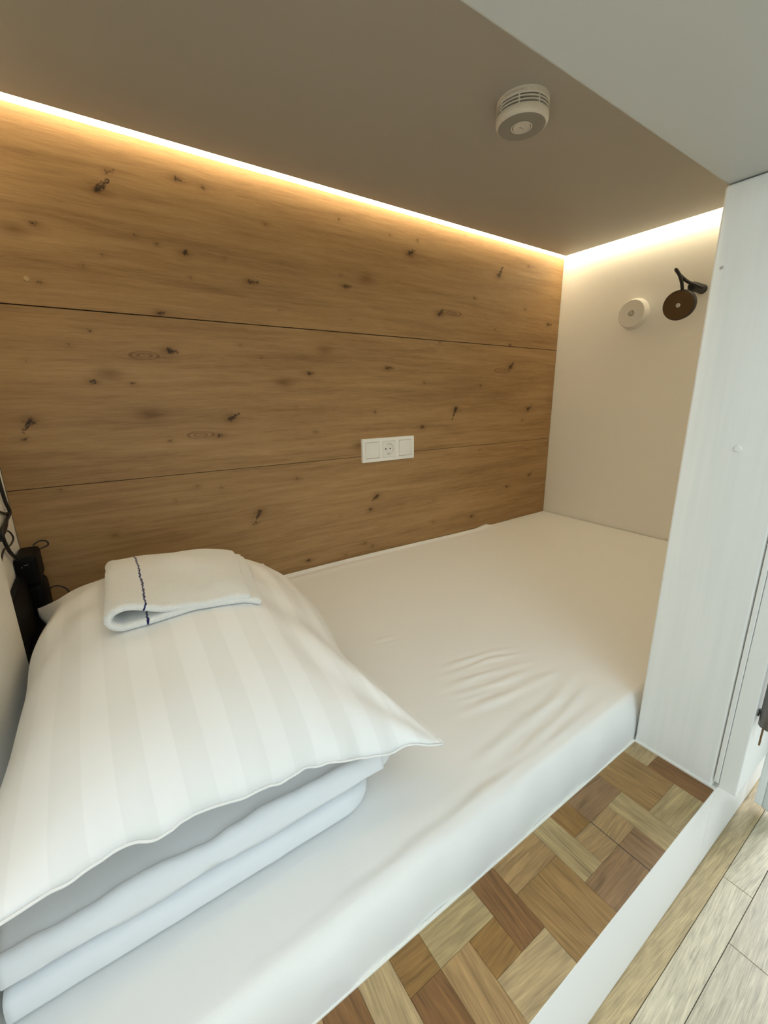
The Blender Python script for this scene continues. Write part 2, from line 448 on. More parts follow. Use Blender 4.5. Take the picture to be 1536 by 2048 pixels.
# ------------------------------------------------------------------ oak wall panels
KN = [(-1.716, 1.007, 'B', 0.022, 0.022), (-1.692, 1.046, 'S', 0.014, 0.007), (-1.548, 1.067, 'M', 0.008, -0.001), (-1.49, 1.062, 'S', 0.0, 0.0), (-1.844, 0.917, 'M', 0.0, 0.0), (-1.88, 0.9, 'F', 0.0, 0.0), (-1.549, 0.908, 'M', 0.006, 0.01), (-1.391, 0.863, 'M', 0.022, 0.002), (-1.627, 0.763, 'M', 0.012, 0.003), (-1.336, 1.01, 'S', 0.0, 0.0), (-1.853, 0.805, 'S', 0.0, 0.0), (-1.612, 0.918, 'S', 0.0, 0.0), (-1.454, 0.911, 'T', 0.0, 0.0), (-1.543, 0.855, 'T', 0.0, 0.0), (-1.727, 0.876, 'T', 0.0, 0.0), (-1.768, 0.848, 'T', 0.0, 0.0), (-1.109, 1.066, 'S', 0.0, 0.0), (-0.846, 1.017, 'B', 0.021, 0.012), (-0.813, 1.061, 'S', 0.0, 0.0), (-0.408, 1.008, 'B', 0.02, 0.034), (-0.236, 1.066, 'S', 0.0, 0.0), (-1.096, 0.888, 'M', 0.025, 0.003), (-1.017, 0.919, 'F', 0.0, 0.0), (-0.537, 0.916, 'S', 0.0, 0.0), (-0.712, 0.843, 'B', 0.018, 0.018), (-0.652, 0.853, 'R', 0.056, -0.001), (-0.24, 0.906, 'S', 0.0, 0.0), (-0.079, 0.859, 'M', 0.029, 0.001), (-0.321, 0.76, 'M', 0.0, 0.0), (-0.313, 0.673, 'B', 0.024, 0.021), (-0.361, 0.66, 'R', 0.05, -0.007), (-0.942, 0.654, 'M', 0.029, 0.001), (-1.233, 0.63, 'M', 0.017, 0.0), (-0.779, 0.608, 'S', 0.0, 0.0), (-0.485, 0.598, 'S', 0.0, 0.0), (-0.616, 0.513, 'B', -0.02, -0.042), (-0.178, 0.499, 'B', 0.026, 0.016), (-0.211, 0.452, 'S', 0.0, 0.0), (-0.995, 0.509, 'S', 0.0, 0.0), (-0.784, 0.449, 'M', 0.0, 0.0), (-1.11, 0.918, 'T', 0.0, 0.0), (-0.781, 0.756, 'S', 0.0, 0.0), (-0.705, 0.751, 'S', 0.0, 0.0), (-1.222, 0.453, 'S', 0.0, 0.0), (-1.615, 0.677, 'B', 0.018, -0.003), (-1.672, 0.663, 'R', 0.037, -0.003), (-1.788, 0.6, 'M', 0.0, 0.0), (-1.753, 0.618, 'F', 0.0, 0.0), (-1.707, 0.596, 'S', 0.0, 0.0), (-1.919, 0.514, 'B', -0.017, -0.024), (-1.939, 0.474, 'S', 0.014, 0.008), (-1.481, 0.503, 'B', 0.024, 0.013), (-1.515, 0.459, 'M', 0.0, 0.0), (-1.564, 0.463, 'R', 0.039, -0.002), (-1.641, 0.452, 'S', 0.0, 0.0), (-1.315, 0.601, 'F', 0.0, 0.0), (-1.282, 0.53, 'T', 0.0, 0.0), (-1.778, 0.713, 'T', 0.0, 0.0), (-1.904, 0.642, 'T', 0.0, 0.0), (-1.377, 0.67, 'T', 0.0, 0.0), (-1.588, 0.323, 'S', 0.0, 0.0), (-1.526, 0.312, 'T', 0.0, 0.0), (-1.422, 0.223, 'B', -0.014, -0.026), (-1.443, 0.187, 'S', 0.019, 0.006), (-1.801, 0.222, 'S', 0.0, 0.0), (-1.293, 0.312, 'S', 0.0, 0.0), (-0.993, 0.214, 'B', -0.022, -0.016), (-1.022, 0.168, 'M', 0.0, 0.0), (-0.289, 0.161, 'M', 0.0, 0.0), (-0.134, 0.197, 'M', 0.028, 0.016), (-0.506, 0.056, 'M', 0.0, 0.0), (-0.724, 0.162, 'T', 0.0, 0.0), (-1.145, 0.162, 'T', 0.0, 0.0), (-0.722, 0.069, 'S', 0.0, 0.0), (-1.049, 0.046, 'S', 0.0, 0.0), (-1.015, 0.028, 'S', 0.0, 0.0), (-1.131, 0.018, 'S', 0.0, 0.0), (-1.273, 0.03, 'M', 0.0, 0.0), (-1.655, 0.929, 'T', 0.0, 0.0), (-1.82, 0.679, 'T', 0.0, 0.0), (-1.082, 0.794, 'T', 0.0, 0.0), (-1.312, 0.801, 'T', 0.0, 0.0), (-1.175, 0.7, 'F', 0.0, 0.0), (-1.434, 0.7, 'T', 0.0, 0.0), (-0.925, 1.058, 'T', 0.0, 0.0), (-0.596, 1.115, 'T', 0.0, 0.0), (-0.416, 0.813, 'T', 0.0, 0.0), (-1.058, 0.401, 'F', 0.0, 0.0), (-0.472, 0.34, 'T', 0.0, 0.0), (-1.68, 0.52, 'F', 0.0, 0.0), (-1.893, 0.352, 'T', 0.0, 0.0), (-1.65, 0.293, 'T', 0.0, 0.0)]
def panel(name, z0, z1, label, step=0.0025):
    x0, x1 = XL + 0.001, -0.0015
    nx = int((x1 - x0) / step) + 1; nz = int((z1 - z0) / step) + 1
    X = np.linspace(x0, x1, nx); Z = np.linspace(z0, z1, nz)
    XX, ZZ = np.meshgrid(X, Z)
    knot = np.zeros_like(XX); ring = np.zeros_like(XX); warp = np.zeros_like(XX); halo = np.zeros_like(XX)
    KK = []
    rk_ = random.Random(11)
    for k_ in KN:
        KK.append(k_)
        if k_[2] == 'B':                       # side cracks that make the big knots ragged
            for q_ in range(3):
                aa = math.atan2(k_[4], k_[3]) + rk_.uniform(-0.5, 0.5); ll = rk_.uniform(0.012, 0.026)
                KK.append((k_[0] + rk_.uniform(-0.010, 0.014), k_[1] + rk_.uniform(-0.008, 0.010), 'C', ll*math.cos(aa), ll*math.sin(aa)))
    wx = 0.0022*np.sin(310*XX + 2.1*np.sin(240*ZZ)) + 0.0013*np.sin(640*ZZ + 1.7*np.sin(510*XX))
    wz = 0.0018*np.sin(350*ZZ + 2.4*np.sin(270*XX + 1.0)) + 0.0011*np.sin(700*XX + 1.9*np.sin(580*ZZ))
    for (kx, kz, kind, dx, dz) in KK:
        if kz < z0 - 0.05 or kz > z1 + 0.05: continue
        inside = z0 <= kz <= z1
        ddx, ddz = XX - kx, ZZ - kz
        L2 = dx*dx + dz*dz
        t = np.clip((ddx*dx + ddz*dz) / L2, 0, 1) if L2 > 1e-8 else np.zeros_like(XX)
        ax, az = ddx + wx - t*dx, ddz + wz - t*dz
        if kind == 'R':
            a = max(abs(dx), 0.02); hh = 0.011
            e = np.sqrt(((ddx) / a)**2 + (ddz / hh)**2)
            if inside: ring = np.maximum(ring, np.where(e < 1.25, (0.5 + 0.5*np.cos(e * 15)) * np.clip((1.25 - e) * 3, 0, 1) , 0))
            A, sx, sz = 0.010, a * 1.3, 0.022
        else:
            rx, rz, st, A, sx, sz, hl = {
                'B': (0.0080, 0.0070, 0.95, 0.012, 0.060, 0.028, 0.9),
                'M': (0.0075, 0.0055, 0.85, 0.008, 0.045, 0.020, 0.8),
                'S': (0.0052, 0.0045, 0.75, 0.004, 0.025, 0.012, 0.5),
                'T': (0.0042, 0.0038, 0.62, 0.002, 0.015, 0.008, 0.3),
                'C': (0.0026, 0.0026, 0.62, 0.0005, 0.02, 0.01, 0.15),
                'F': (0.0120, 0.0080, 0.22, 0.005, 0.035, 0.018, 1.0)}[kind]
            wob = 0.0
            e = np.sqrt((ax / (rx * (1 - 0.55*t)))**2 + (az / (rz * (1 - 0.55*t)))**2)
            if inside:
                knot = np.maximum(knot, st * np.clip(1.25 - e * 0.8, 0, 1))
                halo = np.maximum(halo, hl * np.exp(-(ddx / (rx*2.6))**2 - (ddz / (rz*1.9))**2))
        warp += -A * np.tanh(ddz / (sz * 0.5)) * np.exp(-(ddx / sx)**2 - (ddz / sz)**2)
    v = np.stack([XX.ravel(), np.zeros(XX.size), ZZ.ravel()], 1)
    idx = np.arange(nx*nz).reshape(nz, nx)
    q = np.stack([idx[:-1,:-1].ravel(), idx[:-1,1:].ravel(), idx[1:,1:].ravel(), idx[1:,:-1].ravel()], 1)
    nb = len(v)
    back = np.array([(x0,0,z0),(x1,0,z0),(x1,0,z1),(x0,0,z1),(x0,0.013,z0),(x1,0.013,z0),(x1,0.013,z1),(x0,0.013,z1)], float)
    v = np.concatenate([v, back])
    e = np.array([(0,4,5,1),(1,5,6,2),(2,6,7,3),(3,7,4,0),(4,7,6,5)]) + nb
    q = np.concatenate([q, e])
    me = bpy.data.meshes.new(name)
    me.vertices.add(len(v)); me.vertices.foreach_set('co', v.ravel())
    me.loops.add(q.size); me.loops.foreach_set('vertex_index', q.ravel())
    me.polygons.add(len(q)); me.polygons.foreach_set('loop_start', np.arange(0, q.size, 4)); 
    me.update(calc_edges=True)
    pad = np.zeros(8)
    for nm, arr in (('knot', knot), ('ring', ring), ('warp', warp), ('halo', halo)):
        at = me.attributes.new(nm, 'FLOAT', 'POINT')
        at.data.foreach_set('value', np.concatenate([arr.ravel(), pad]).astype(np.float32))
    o = link(name, me, M_oak)
    return tag(o, label, 'wall panel', 'oak panels on the back wall')

p_top = panel('oak_wall_panel', 0.7570, ZC + 0.004, 'topmost knotty oak panel directly under the glowing light strip')
p_mid = panel('oak_wall_panel', 0.3617, 0.7545, 'middle knotty oak panel between the two horizontal seams above the socket strip')
p_low = panel('oak_wall_panel', -0.080, 0.3602, 'lowest knotty oak panel behind the mattress and the pillow')
sc = lathe('screw', [(0.0, 0.0), (0.0052, 0.0), (0.0050, 0.0008), (0.0040, 0.0010), (0.0036, 0.0004), (0.0012, 0.0004), (0.0010, 0.0002), (0.0, 0.0002)],
           M_cap, p_top, axis_matrix((-1.874, 0.0, 0.809), (0, -1, 0)), seg=24)
sc['label'] = 'small brass screw head'

# ------------------------------------------------------------------ light strips
t = thing('light_strip', (-1.0, -0.019, ZC), 'long warm glowing light strip above the oak wall', 'light strip', 'ceiling light strips')
boxes('channel', [(XL, -0.001, -0.0375, -0.0365, ZC + 0.0012, ZC + 0.029), (XL, -0.001, -0.036, 0.012, ZC + 0.016, ZC + 0.029)], M_ceil, t)
boxes('diffuser', [(XL, -0.0475, -0.0360, -0.0005, ZC + 0.0045, ZC + 0.0075)], M_led, t)
t = thing('light_strip', (-0.022, -0.5, ZC), 'short warm glowing light strip above the cream foot wall', 'light strip', 'ceiling light strips')
boxes('channel', [(-0.0465, -0.0455, YM + 0.001, -0.039, ZC + 0.0012, ZC + 0.029), (-0.045, -0.0005, YM + 0.001, -0.039, ZC + 0.016, ZC + 0.029)], M_ceil, t)
boxes('diffuser', [(-0.0452, -0.0005, YM + 0.001, -0.0005, ZC + 0.0045, ZC + 0.0075)], M_led, t)

t = thing('light_strip', (-1.0, YM + 0.022, ZC), 'added unseen warm light strip behind the front beam over the bed edge', 'light strip', 'ceiling light strips')  # added strip, hidden by the beam, to warm and brighten the berth
boxes('channel', [(XL + 0.06, -0.05, YM + 0.038, YM + 0.042, ZC - 0.012, ZC), (XL + 0.06, -0.05, YM + 0.001, YM + 0.038, ZC - 0.004, ZC)], M_ceil, t)
boxes('diffuser', [(XL + 0.06, -0.05, YM + 0.002, YM + 0.0375, ZC - 0.0085, ZC - 0.0045)], M_led, t)
t = thing('light_strip', (XL + 0.03, -0.5, ZC), 'added unseen short warm light strip over the pillow end along the head wall', 'light strip', 'ceiling light strips')  # second added strip, out of view, for more warm light at the pillow end
boxes('channel', [(XL + 0.032, XL + 0.036, YM + 0.001, -0.040, ZC - 0.012, ZC), (XL + 0.001, XL + 0.032, YM + 0.001, -0.040, ZC - 0.004, ZC)], M_ceil, t)
boxes('diffuser', [(XL + 0.002, XL + 0.0315, YM + 0.001, -0.040, ZC - 0.0085, ZC - 0.0045)], M_led, t)
# ------------------------------------------------------------------ smoke detector
DX, DY = -0.992, -0.561
def down(z): return Matrix.Translation((DX, DY, z)) @ Matrix.Rotation(PI, 4, 'X') @ Matrix.Diagonal((0.95, 0.95, 1, 1))
t = thing('smoke_detector', (DX, DY, ZC), 'round white smoke detector with three vent slots on the berth ceiling', 'smoke detector')
lathe('base', [(0.0, 0.0), (0.0535, 0.0), (0.0535, 0.010), (0.0525, 0.0115), (0.0, 0.0115)], M_detw, t, down(ZC))
bm = bmesh.new()
for i in range(46):                                    # raised lettering-like ticks of the rim, too small to read
    if 8 <= i < 30 and random.random() < 0.8:
        a = PI * 1.02 - i * 0.03 * 1.6 + PI * 0.42
        x, y = DX + 0.0509 * math.cos(a), DY + 0.0509 * math.sin(a)
        h = random.uniform(0.0012, 0.003)
        m = Matrix.Translation((x, y, ZC - 0.0058)) @ Matrix.Rotation(a, 4, 'Z') @ Matrix.Diagonal((0.0006, 0.0014, h, 1))
        bmesh.ops.create_cube(bm, size=1.0, matrix=m)
me = bpy.data.meshes.new('rim_marking'); bm.to_mesh(me); bm.free(); link('rim_marking', me, M_mark, t)
lathe('core', [(0.0, 0.0), (0.0480, 0.0), (0.0480, 0.018), (0.0, 0.018)], M_dark, t, down(ZC - 0.0112))
for k in range(2):
    lathe('vent_ring', [(0.0485, 0.0), (0.0535, 0.0), (0.0537, 0.0012), (0.0535, 0.0024), (0.0485, 0.0024)], M_detw, t, down(ZC - 0.0148 - 0.0057 * k), caps=False)
for k in range(8):
    bm = bmesh.new()
    a = k * PI / 4 + 0.95 + PI / 8
    m = Matrix.Translation((DX, DY, ZC - 0.0185)) @ Matrix.Rotation(a, 4, 'Z') @ Matrix.Translation((0.0487, 0, 0)) @ Matrix.Diagonal((0.0052, 0.0022, 0.0155, 1))
    bmesh.ops.create_cube(bm, size=1.0, matrix=m)
    me = bpy.data.meshes.new('vent_rib'); bm.to_mesh(me); bm.free(); link('vent_rib', me, M_detw, t)
lathe('cover', [(0.0, 0.0), (0.0537, 0.0), (0.0545, 0.002), (0.0545, 0.009), (0.0525, 0.0135), (0.0495, 0.0158), (0.0, 0.0158)], M_detw, t, down(ZC - 0.0262))
M_detface = plain('detector_face_grey', (0.30, 0.30, 0.275, 1), 0.5)
f = lathe('face_plate', [(0.0215, 0.0), (0.0490, 0.0), (0.0485, 0.0008), (0.0225, 0.0008), (0.0215, 0.0)], M_detface, t, down(ZC - 0.0420), caps=False)
f['label'] = 'grey ring on the underside'
lathe('button_well', [(0.0192, 0.0), (0.0213, 0.0), (0.0222, 0.0016), (0.0208, 0.0022), (0.0192, 0.0012), (0.0192, 0.0)], M_detw, t, down(ZC - 0.0418), caps=False)
lathe('button_groove_shadow', [(0.0176, 0.0), (0.0194, 0.0), (0.0194, 0.0004), (0.0176, 0.0004)], M_dark, t, down(ZC - 0.0419), caps=False)  # dark ring paints the shadow in the groove around the button
tb = lathe('test_button', [(0.0, 0.0), (0.0180, 0.0), (0.0180, 0.0012), (0.0172, 0.0019), (0.0, 0.0022)], M_detw, t, down(ZC - 0.0416))
boxes('button_mark', [(DX - 0.0058, DX + 0.0058, DY - 0.0008, DY + 0.0008, ZC - 0.0442, ZC - 0.0437)], M_mark, tb)

# ------------------------------------------------------------------ push light and reading lamp on the foot wall
c = Vector((0.0, -0.328, 0.857))
t = thing('push_light', c, 'round white puck light left of the black reading lamp on the cream wall', 'wall light')
Mx = axis_matrix(c, (-1, 0, 0))
lathe('body', [(0.0, 0.0), (0.056, 0.0), (0.0555, 0.003), (0.0500, 0.022), (0.0480, 0.0250), (0.0120, 0.0250), (0.0095, 0.0205), (0.0, 0.0205)], M_puck, t, Mx)
ln = lathe('lens', [(0.0, 0.0206), (0.0088, 0.0206), (0.0078, 0.0228), (0.0045, 0.0244), (0.0, 0.0248)], M_lens, t, Mx, seg=32)
ln['label'] = 'small shiny centre lens'
boxes('lens_bar', [(-0.0262, -0.0240, c.y - 0.0012, c.y + 0.0012, c.z - 0.0070, c.z + 0.0070)], M_grey, ln, bevel=0.0004)

t = thing('reading_lamp', (0.0, -0.545, 0.90), 'black gooseneck reading lamp with bronze disc head at the partition edge', 'reading lamp')
B0 = Vector((0.0, -0.548, 0.901))
lathe('wall_base', [(0.0, 0.0), (0.0150, 0.0), (0.0150, 0.014), (0.0146, 0.018), (0.0, 0.018)], M_black, t, axis_matrix(B0, (-1, 0, 0)), seg=40)
lathe('socket', [(0.0, 0.016), (0.0140, 0.016), (0.0145, 0.02), (0.0145, 0.088), (0.0125, 0.092), (0.0075, 0.096), (0.0075, 0.104), (0.0, 0.104)], M_black, t,
      axis_matrix(B0, (-1, -0.04, -0.02)), seg=28)
HC = Vector((-0.118, -0.533, 0.842))
hn = Vector((-1, -0.10, -0.20)).normalized()
tube('gooseneck', [(-0.085, -0.581, 0.888), (-0.104, -0.568, 0.897), (-0.125, -0.551, 0.908), (-0.148, -0.539, 0.923), (-0.168, -0.534, 0.935), (-0.176, -0.532, 0.941), (-0.182, -0.538, 0.936), (-0.176, -0.545, 0.922), (-0.158, -0.546, 0.905), (-0.138, -0.543, 0.888), (-0.122, -0.538, 0.871)], 0.0050, M_black, t, n=10)
hm = axis_matrix(HC, hn)
lathe('lamp_head', [(0.0, -0.018), (0.042, -0.018), (0.0460, -0.014), (0.0470, 0.008), (0.0455, 0.0115), (0.0440, 0.0120), (0.0, 0.0120)], M_black, t, hm)
fc = lathe('lamp_face', [(0.0, 0.0118), (0.0440, 0.0118), (0.0437, 0.0128), (0.0085, 0.0128), (0.0, 0.0128)], M_bronze, t, hm)
fc['label'] = 'bronze brown front disc'
lb = lathe('bulb_lens', [(0.0, 0.0127), (0.0070, 0.0127), (0.0066, 0.0138), (0.0042, 0.0146), (0.0, 0.0148)], M_lens, t, hm, seg=32)
lb['label'] = 'small pale centre lens'

# ------------------------------------------------------------------ switch and socket strip
ox, oz, fw_, fh_ = -1.0541, 0.3395, 0.222, 0.0809
t = thing('socket_strip', (ox + fw_/2, 0.0, oz), 'white three-gang frame with a socket between two switches on the oak wall', 'socket')
bm = bmesh.new()
def frame_ring(bm, x0, x1, z0, z1, holes, y0, y1):
    xs = [x0]; 
    for h in holes: xs += [h[0], h[1]]
    xs.append(x1); hz0, hz1 = holes[0][2], holes[0][3]
    bm_box(bm, x0, x1, y1, y0, z0, hz0); bm_box(bm, x0, x1, y1, y0, hz1, z1)
    for i in range(0, len(xs), 2): bm_box(bm, xs[i], xs[i+1], y1, y0, hz0, hz1)
cx = [ox + fw_/2 - 0.071, ox + fw_/2, ox + fw_/2 + 0.071]; cz = oz + fh_/2
holes = [(x - 0.0283, x + 0.0283, cz - 0.0283, cz + 0.0283) for x in cx]
frame_ring(bm, ox, ox + fw_, oz, oz + fh_, holes, 0.0, -0.0095)
me = bpy.data.meshes.new('frame'); bm.to_mesh(me); bm.free(); link('frame', me, M_plastic, t)
for i in (0, 2):
    bm = bmesh.new()
    x0, x1, z0, z1 = cx[i] - 0.0274, cx[i] + 0.0274, cz - 0.0274, cz + 0.0274
    pts = [(x0, 0.0, z0), (x1, 0.0, z0), (x1, 0.0, z1), (x0, 0.0, z1), (x0, -0.0085, z0), (x1, -0.0085, z0), (x1, -0.0118, z1), (x0, -0.0118, z1)]
    vv = [bm.verts.new(p) for p in pts]
    for f in ((0,3,2,1),(4,5,6,7),(0,1,5,4),(1,2,6,5),(2,3,7,6),(3,0,4,7)): bm.faces.new([vv[k] for k in f])
    bmesh.ops.recalc_face_normals(bm, faces=bm.faces[:])
    bmesh.ops.bevel(bm, geom=bm.edges[:], offset=0.0008, segments=2, affect='EDGES')
    me = bpy.data.meshes.new('switch_rocker'); bm.to_mesh(me); bm.free(); link('switch_rocker', me, M_plastic2, t)
# socket insert: square plate with a round well, turned as one lathe inside a square rim
def socket_plate():
    n = 64; vs = []; fs = []
    hs = 0.0277
    rings = []
    def sq(a):
        c_, s_ = math.cos(a), math.sin(a); k = hs / max(abs(c_), abs(s_)); return (k*c_, k*s_)
    prof = [('sq', 0.0), ('sq', -0.0105), (0.0205, -0.0108), (0.0195, -0.0100), (0.0190, -0.0015)]
    for p in prof:
        for k in range(n):
            a = 2*PI*k/n + PI/4
            x, z = sq(a) if p[0] == 'sq' else (p[0]*math.cos(a), p[0]*math.sin(a))
            vs.append((cx[1] + x, p[1], cz + z))
    for i in range(len(prof)-1):
        for k in range(n):
            fs.append((i*n+k, i*n+(k+1)%n, (i+1)*n+(k+1)%n, (i+1)*n+k))
    fs.append(tuple((len(prof)-1)*n + k for k in range(n)))
    me = mesh_from(vs, fs, 'socket_insert')
    bm = bmesh.new(); bm.from_mesh(me); bmesh.ops.recalc_face_normals(bm, faces=bm.faces[:]); bm.to_mesh(me); bm.free()
    return link('socket_insert', me, M_plastic2, t)
si = socket_plate()
for sx in (-1, 1):
    lathe('pin_hole', [(0.0, 0.0), (0.0029, 0.0), (0.0029, 0.0004), (0.0, 0.0004)], M_dark, si, axis_matrix((cx[1] + sx*0.0095, -0.0016, cz), (0, -1, 0)), seg=20)
for sz in (-1, 1):
    boxes('earth_clip', [(cx[1] - 0.0030, cx[1] + 0.0030, -0.0092, -0.0005, cz + sz*0.0178 - 0.0011, cz + sz*0.0178 + 0.0011)], M_grey, si, bevel=0.0003)

# ------------------------------------------------------------------ platform with parquet ledge
t = thing('bed_platform', (-1.0, -0.55, ZF), 'raised white bed platform with a parquet ledge along its front', 'bed platform')
boxes('platform_deck', [(XL, -0.0005, YD + 0.008, -0.0005, ZF, ZD - 0.004)], M_white, t)
bm = bmesh.new()
bm_box(bm, XL, -1.0475, YD, YD + 0.0075, ZF + 0.004, ZD - 0.0006)
bm_box(bm, -1.0465, 0.45, YD, YD + 0.0075, ZF + 0.004, ZD - 0.0006)
bmesh.ops.bevel(bm, geom=bm.edges[:], offset=0.0008, segments=2, affect='EDGES')
me = bpy.data.meshes.new('front_board'); bm.to_mesh(me); bm.free(); link('front_board', me, M_fascia, t)
boxes('base_gap', [(XL, 0.40, YD + 0.002, YD + 0.0075, ZF - 0.004, ZF + 0.0045)], M_dark, t)
T = {k: tuple(srgb(*v)[:3]) for k, v in dict(
    lt=(176, 152, 112), ol=(170, 148, 106), tn=(163, 134, 93), md=(152, 119, 74), gd=(142, 107, 60), dk=(128, 92, 55), rd=(138, 108, 76), st=(163, 131, 88)).items()}
cxs = [-1.0505, -1.0905, -1.134, -1.178, -1.2215, -1.269, -1.312, -1.3555, -1.399, -1.443, -1.486, -1.530, -1.5755, -1.6195, -1.662, -1.706]
ry = [YM, -1.0055, -1.0485, YD + 0.0005]
cells = []
def blk(c0, c1, r0, r1, al, tone):
    k = random.uniform(0.96, 1.04)
    cells.append((cxs[c1], cxs[c0], ry[r1], ry[r0], al, tuple(c * k for c in T[tone])))
B_ = [(0,1,0,1,'x','lt'), (0,1,1,3,'y','dk'), (1,2,0,2,'y','md'), (2,3,0,2,'y','md'), (1,3,2,3,'x','ol'),
      (3,5,0,1,'x','rd'), (3,4,1,3,'y','ol'), (4,5,1,2,'x','tn'), (4,5,2,3,'y','rd'),
      (5,6,0,1,'y','gd'), (5,6,1,2,'x','tn'), (5,7,2,3,'x','rd'), (6,7,0,2,'y','ol'),
      (7,9,0,1,'x','st'), (7,8,1,3,'y','md'), (8,9,1,3,'y','md'),
      (9,10,0,2,'y','dk'), (9,11,2,3,'x','lt'), (10,12,0,1,'x','ol'), (10,11,1,2,'x','gd'),
      (11,12,1,3,'y','st'), (12,13,0,1,'x','gd'), (12,13,1,3,'y','dk'), (13,14,0,3,'y','lt'), (14,15,0,3,'y','dk')]
for b_ in B_: blk(*b_)
x = cxs[15]
while x > XL + 0.01:
    x2 = max(x - 0.0435, XL)
    cells.append((x2, x, ry[3], ry[1], 'y', T[random.choice(['lt', 'md', 'tn', 'dk'])]))
    cells.append((x2, x, ry[1], ry[0], 'x', T[random.choice(['lt', 'md', 'tn', 'dk'])]))
    x = x2
pq = strips('parquet', cells, M_parq, ZD, 0.0038, t, gap=0.00012)
pq['label'] = 'mosaic parquet of light and dark oak blocks'
boxes('parquet_seam', [(-1.2695, -1.2683, YD + 0.0005, ry[1], ZD - 0.003, ZD + 0.00015)], M_dark, t)
boxes('sealant', [(-1.0505, XP + 0.002, YD, YM, ZD - 0.003, ZD + 0.0035), (XL, -1.049, YM - 0.0012, YM + 0.003, ZD - 0.003, ZD + 0.0025)], M_seal, t, bevel=0.001)

# ------------------------------------------------------------------ mattress under its sheet
WR = [(0.0016, 0.008, [(-1.346, -0.499), (-1.28, -0.506)]), (0.0014, 0.007, [(-1.347, -0.518), (-1.261, -0.534)]), (0.0012, 0.007, [(-1.338, -0.547), (-1.274, -0.55)]),
      (0.0030, 0.010, [(-1.284, -0.671), (-1.209, -0.68), (-1.14, -0.692), (-1.085, -0.712)]), (0.0030, 0.009, [(-1.297, -0.694), (-1.172, -0.706), (-1.087, -0.736)]),
      (0.0030, 0.010, [(-1.337, -0.724), (-1.234, -0.734), (-1.106, -0.764)]), (0.0028, 0.010, [(-1.321, -0.75), (-1.204, -0.776), (-1.121, -0.782)]),
      (0.0035, 0.012, [(-1.365, -0.79), (-1.24, -0.807), (-1.093, -0.818)]), (0.0018, 0.008, [(-1.319, -0.769), (-1.245, -0.785)]),
      (0.0035, 0.012, [(-1.397, -0.885), (-1.299, -0.875), (-1.166, -0.868), (-1.06, -0.84)]), (0.0030, 0.010, [(-1.384, -0.915), (-1.282, -0.910), (-1.188, -0.900), (-1.08, -0.88)]),
      (0.0035, 0.010, [(-1.75, -0.935), (-1.535, -0.930), (-1.361, -0.926), (-1.10, -0.924)])]
def seg_d(px, py, a, b):
    dx, dy = b[0]-a[0], b[1]-a[1]
    t_ = np.clip(((px-a[0])*dx + (py-a[1])*dy) / (dx*dx + dy*dy), 0, 1)
    return np.hypot(px - a[0] - t_*dx, py - a[1] - t_*dy)
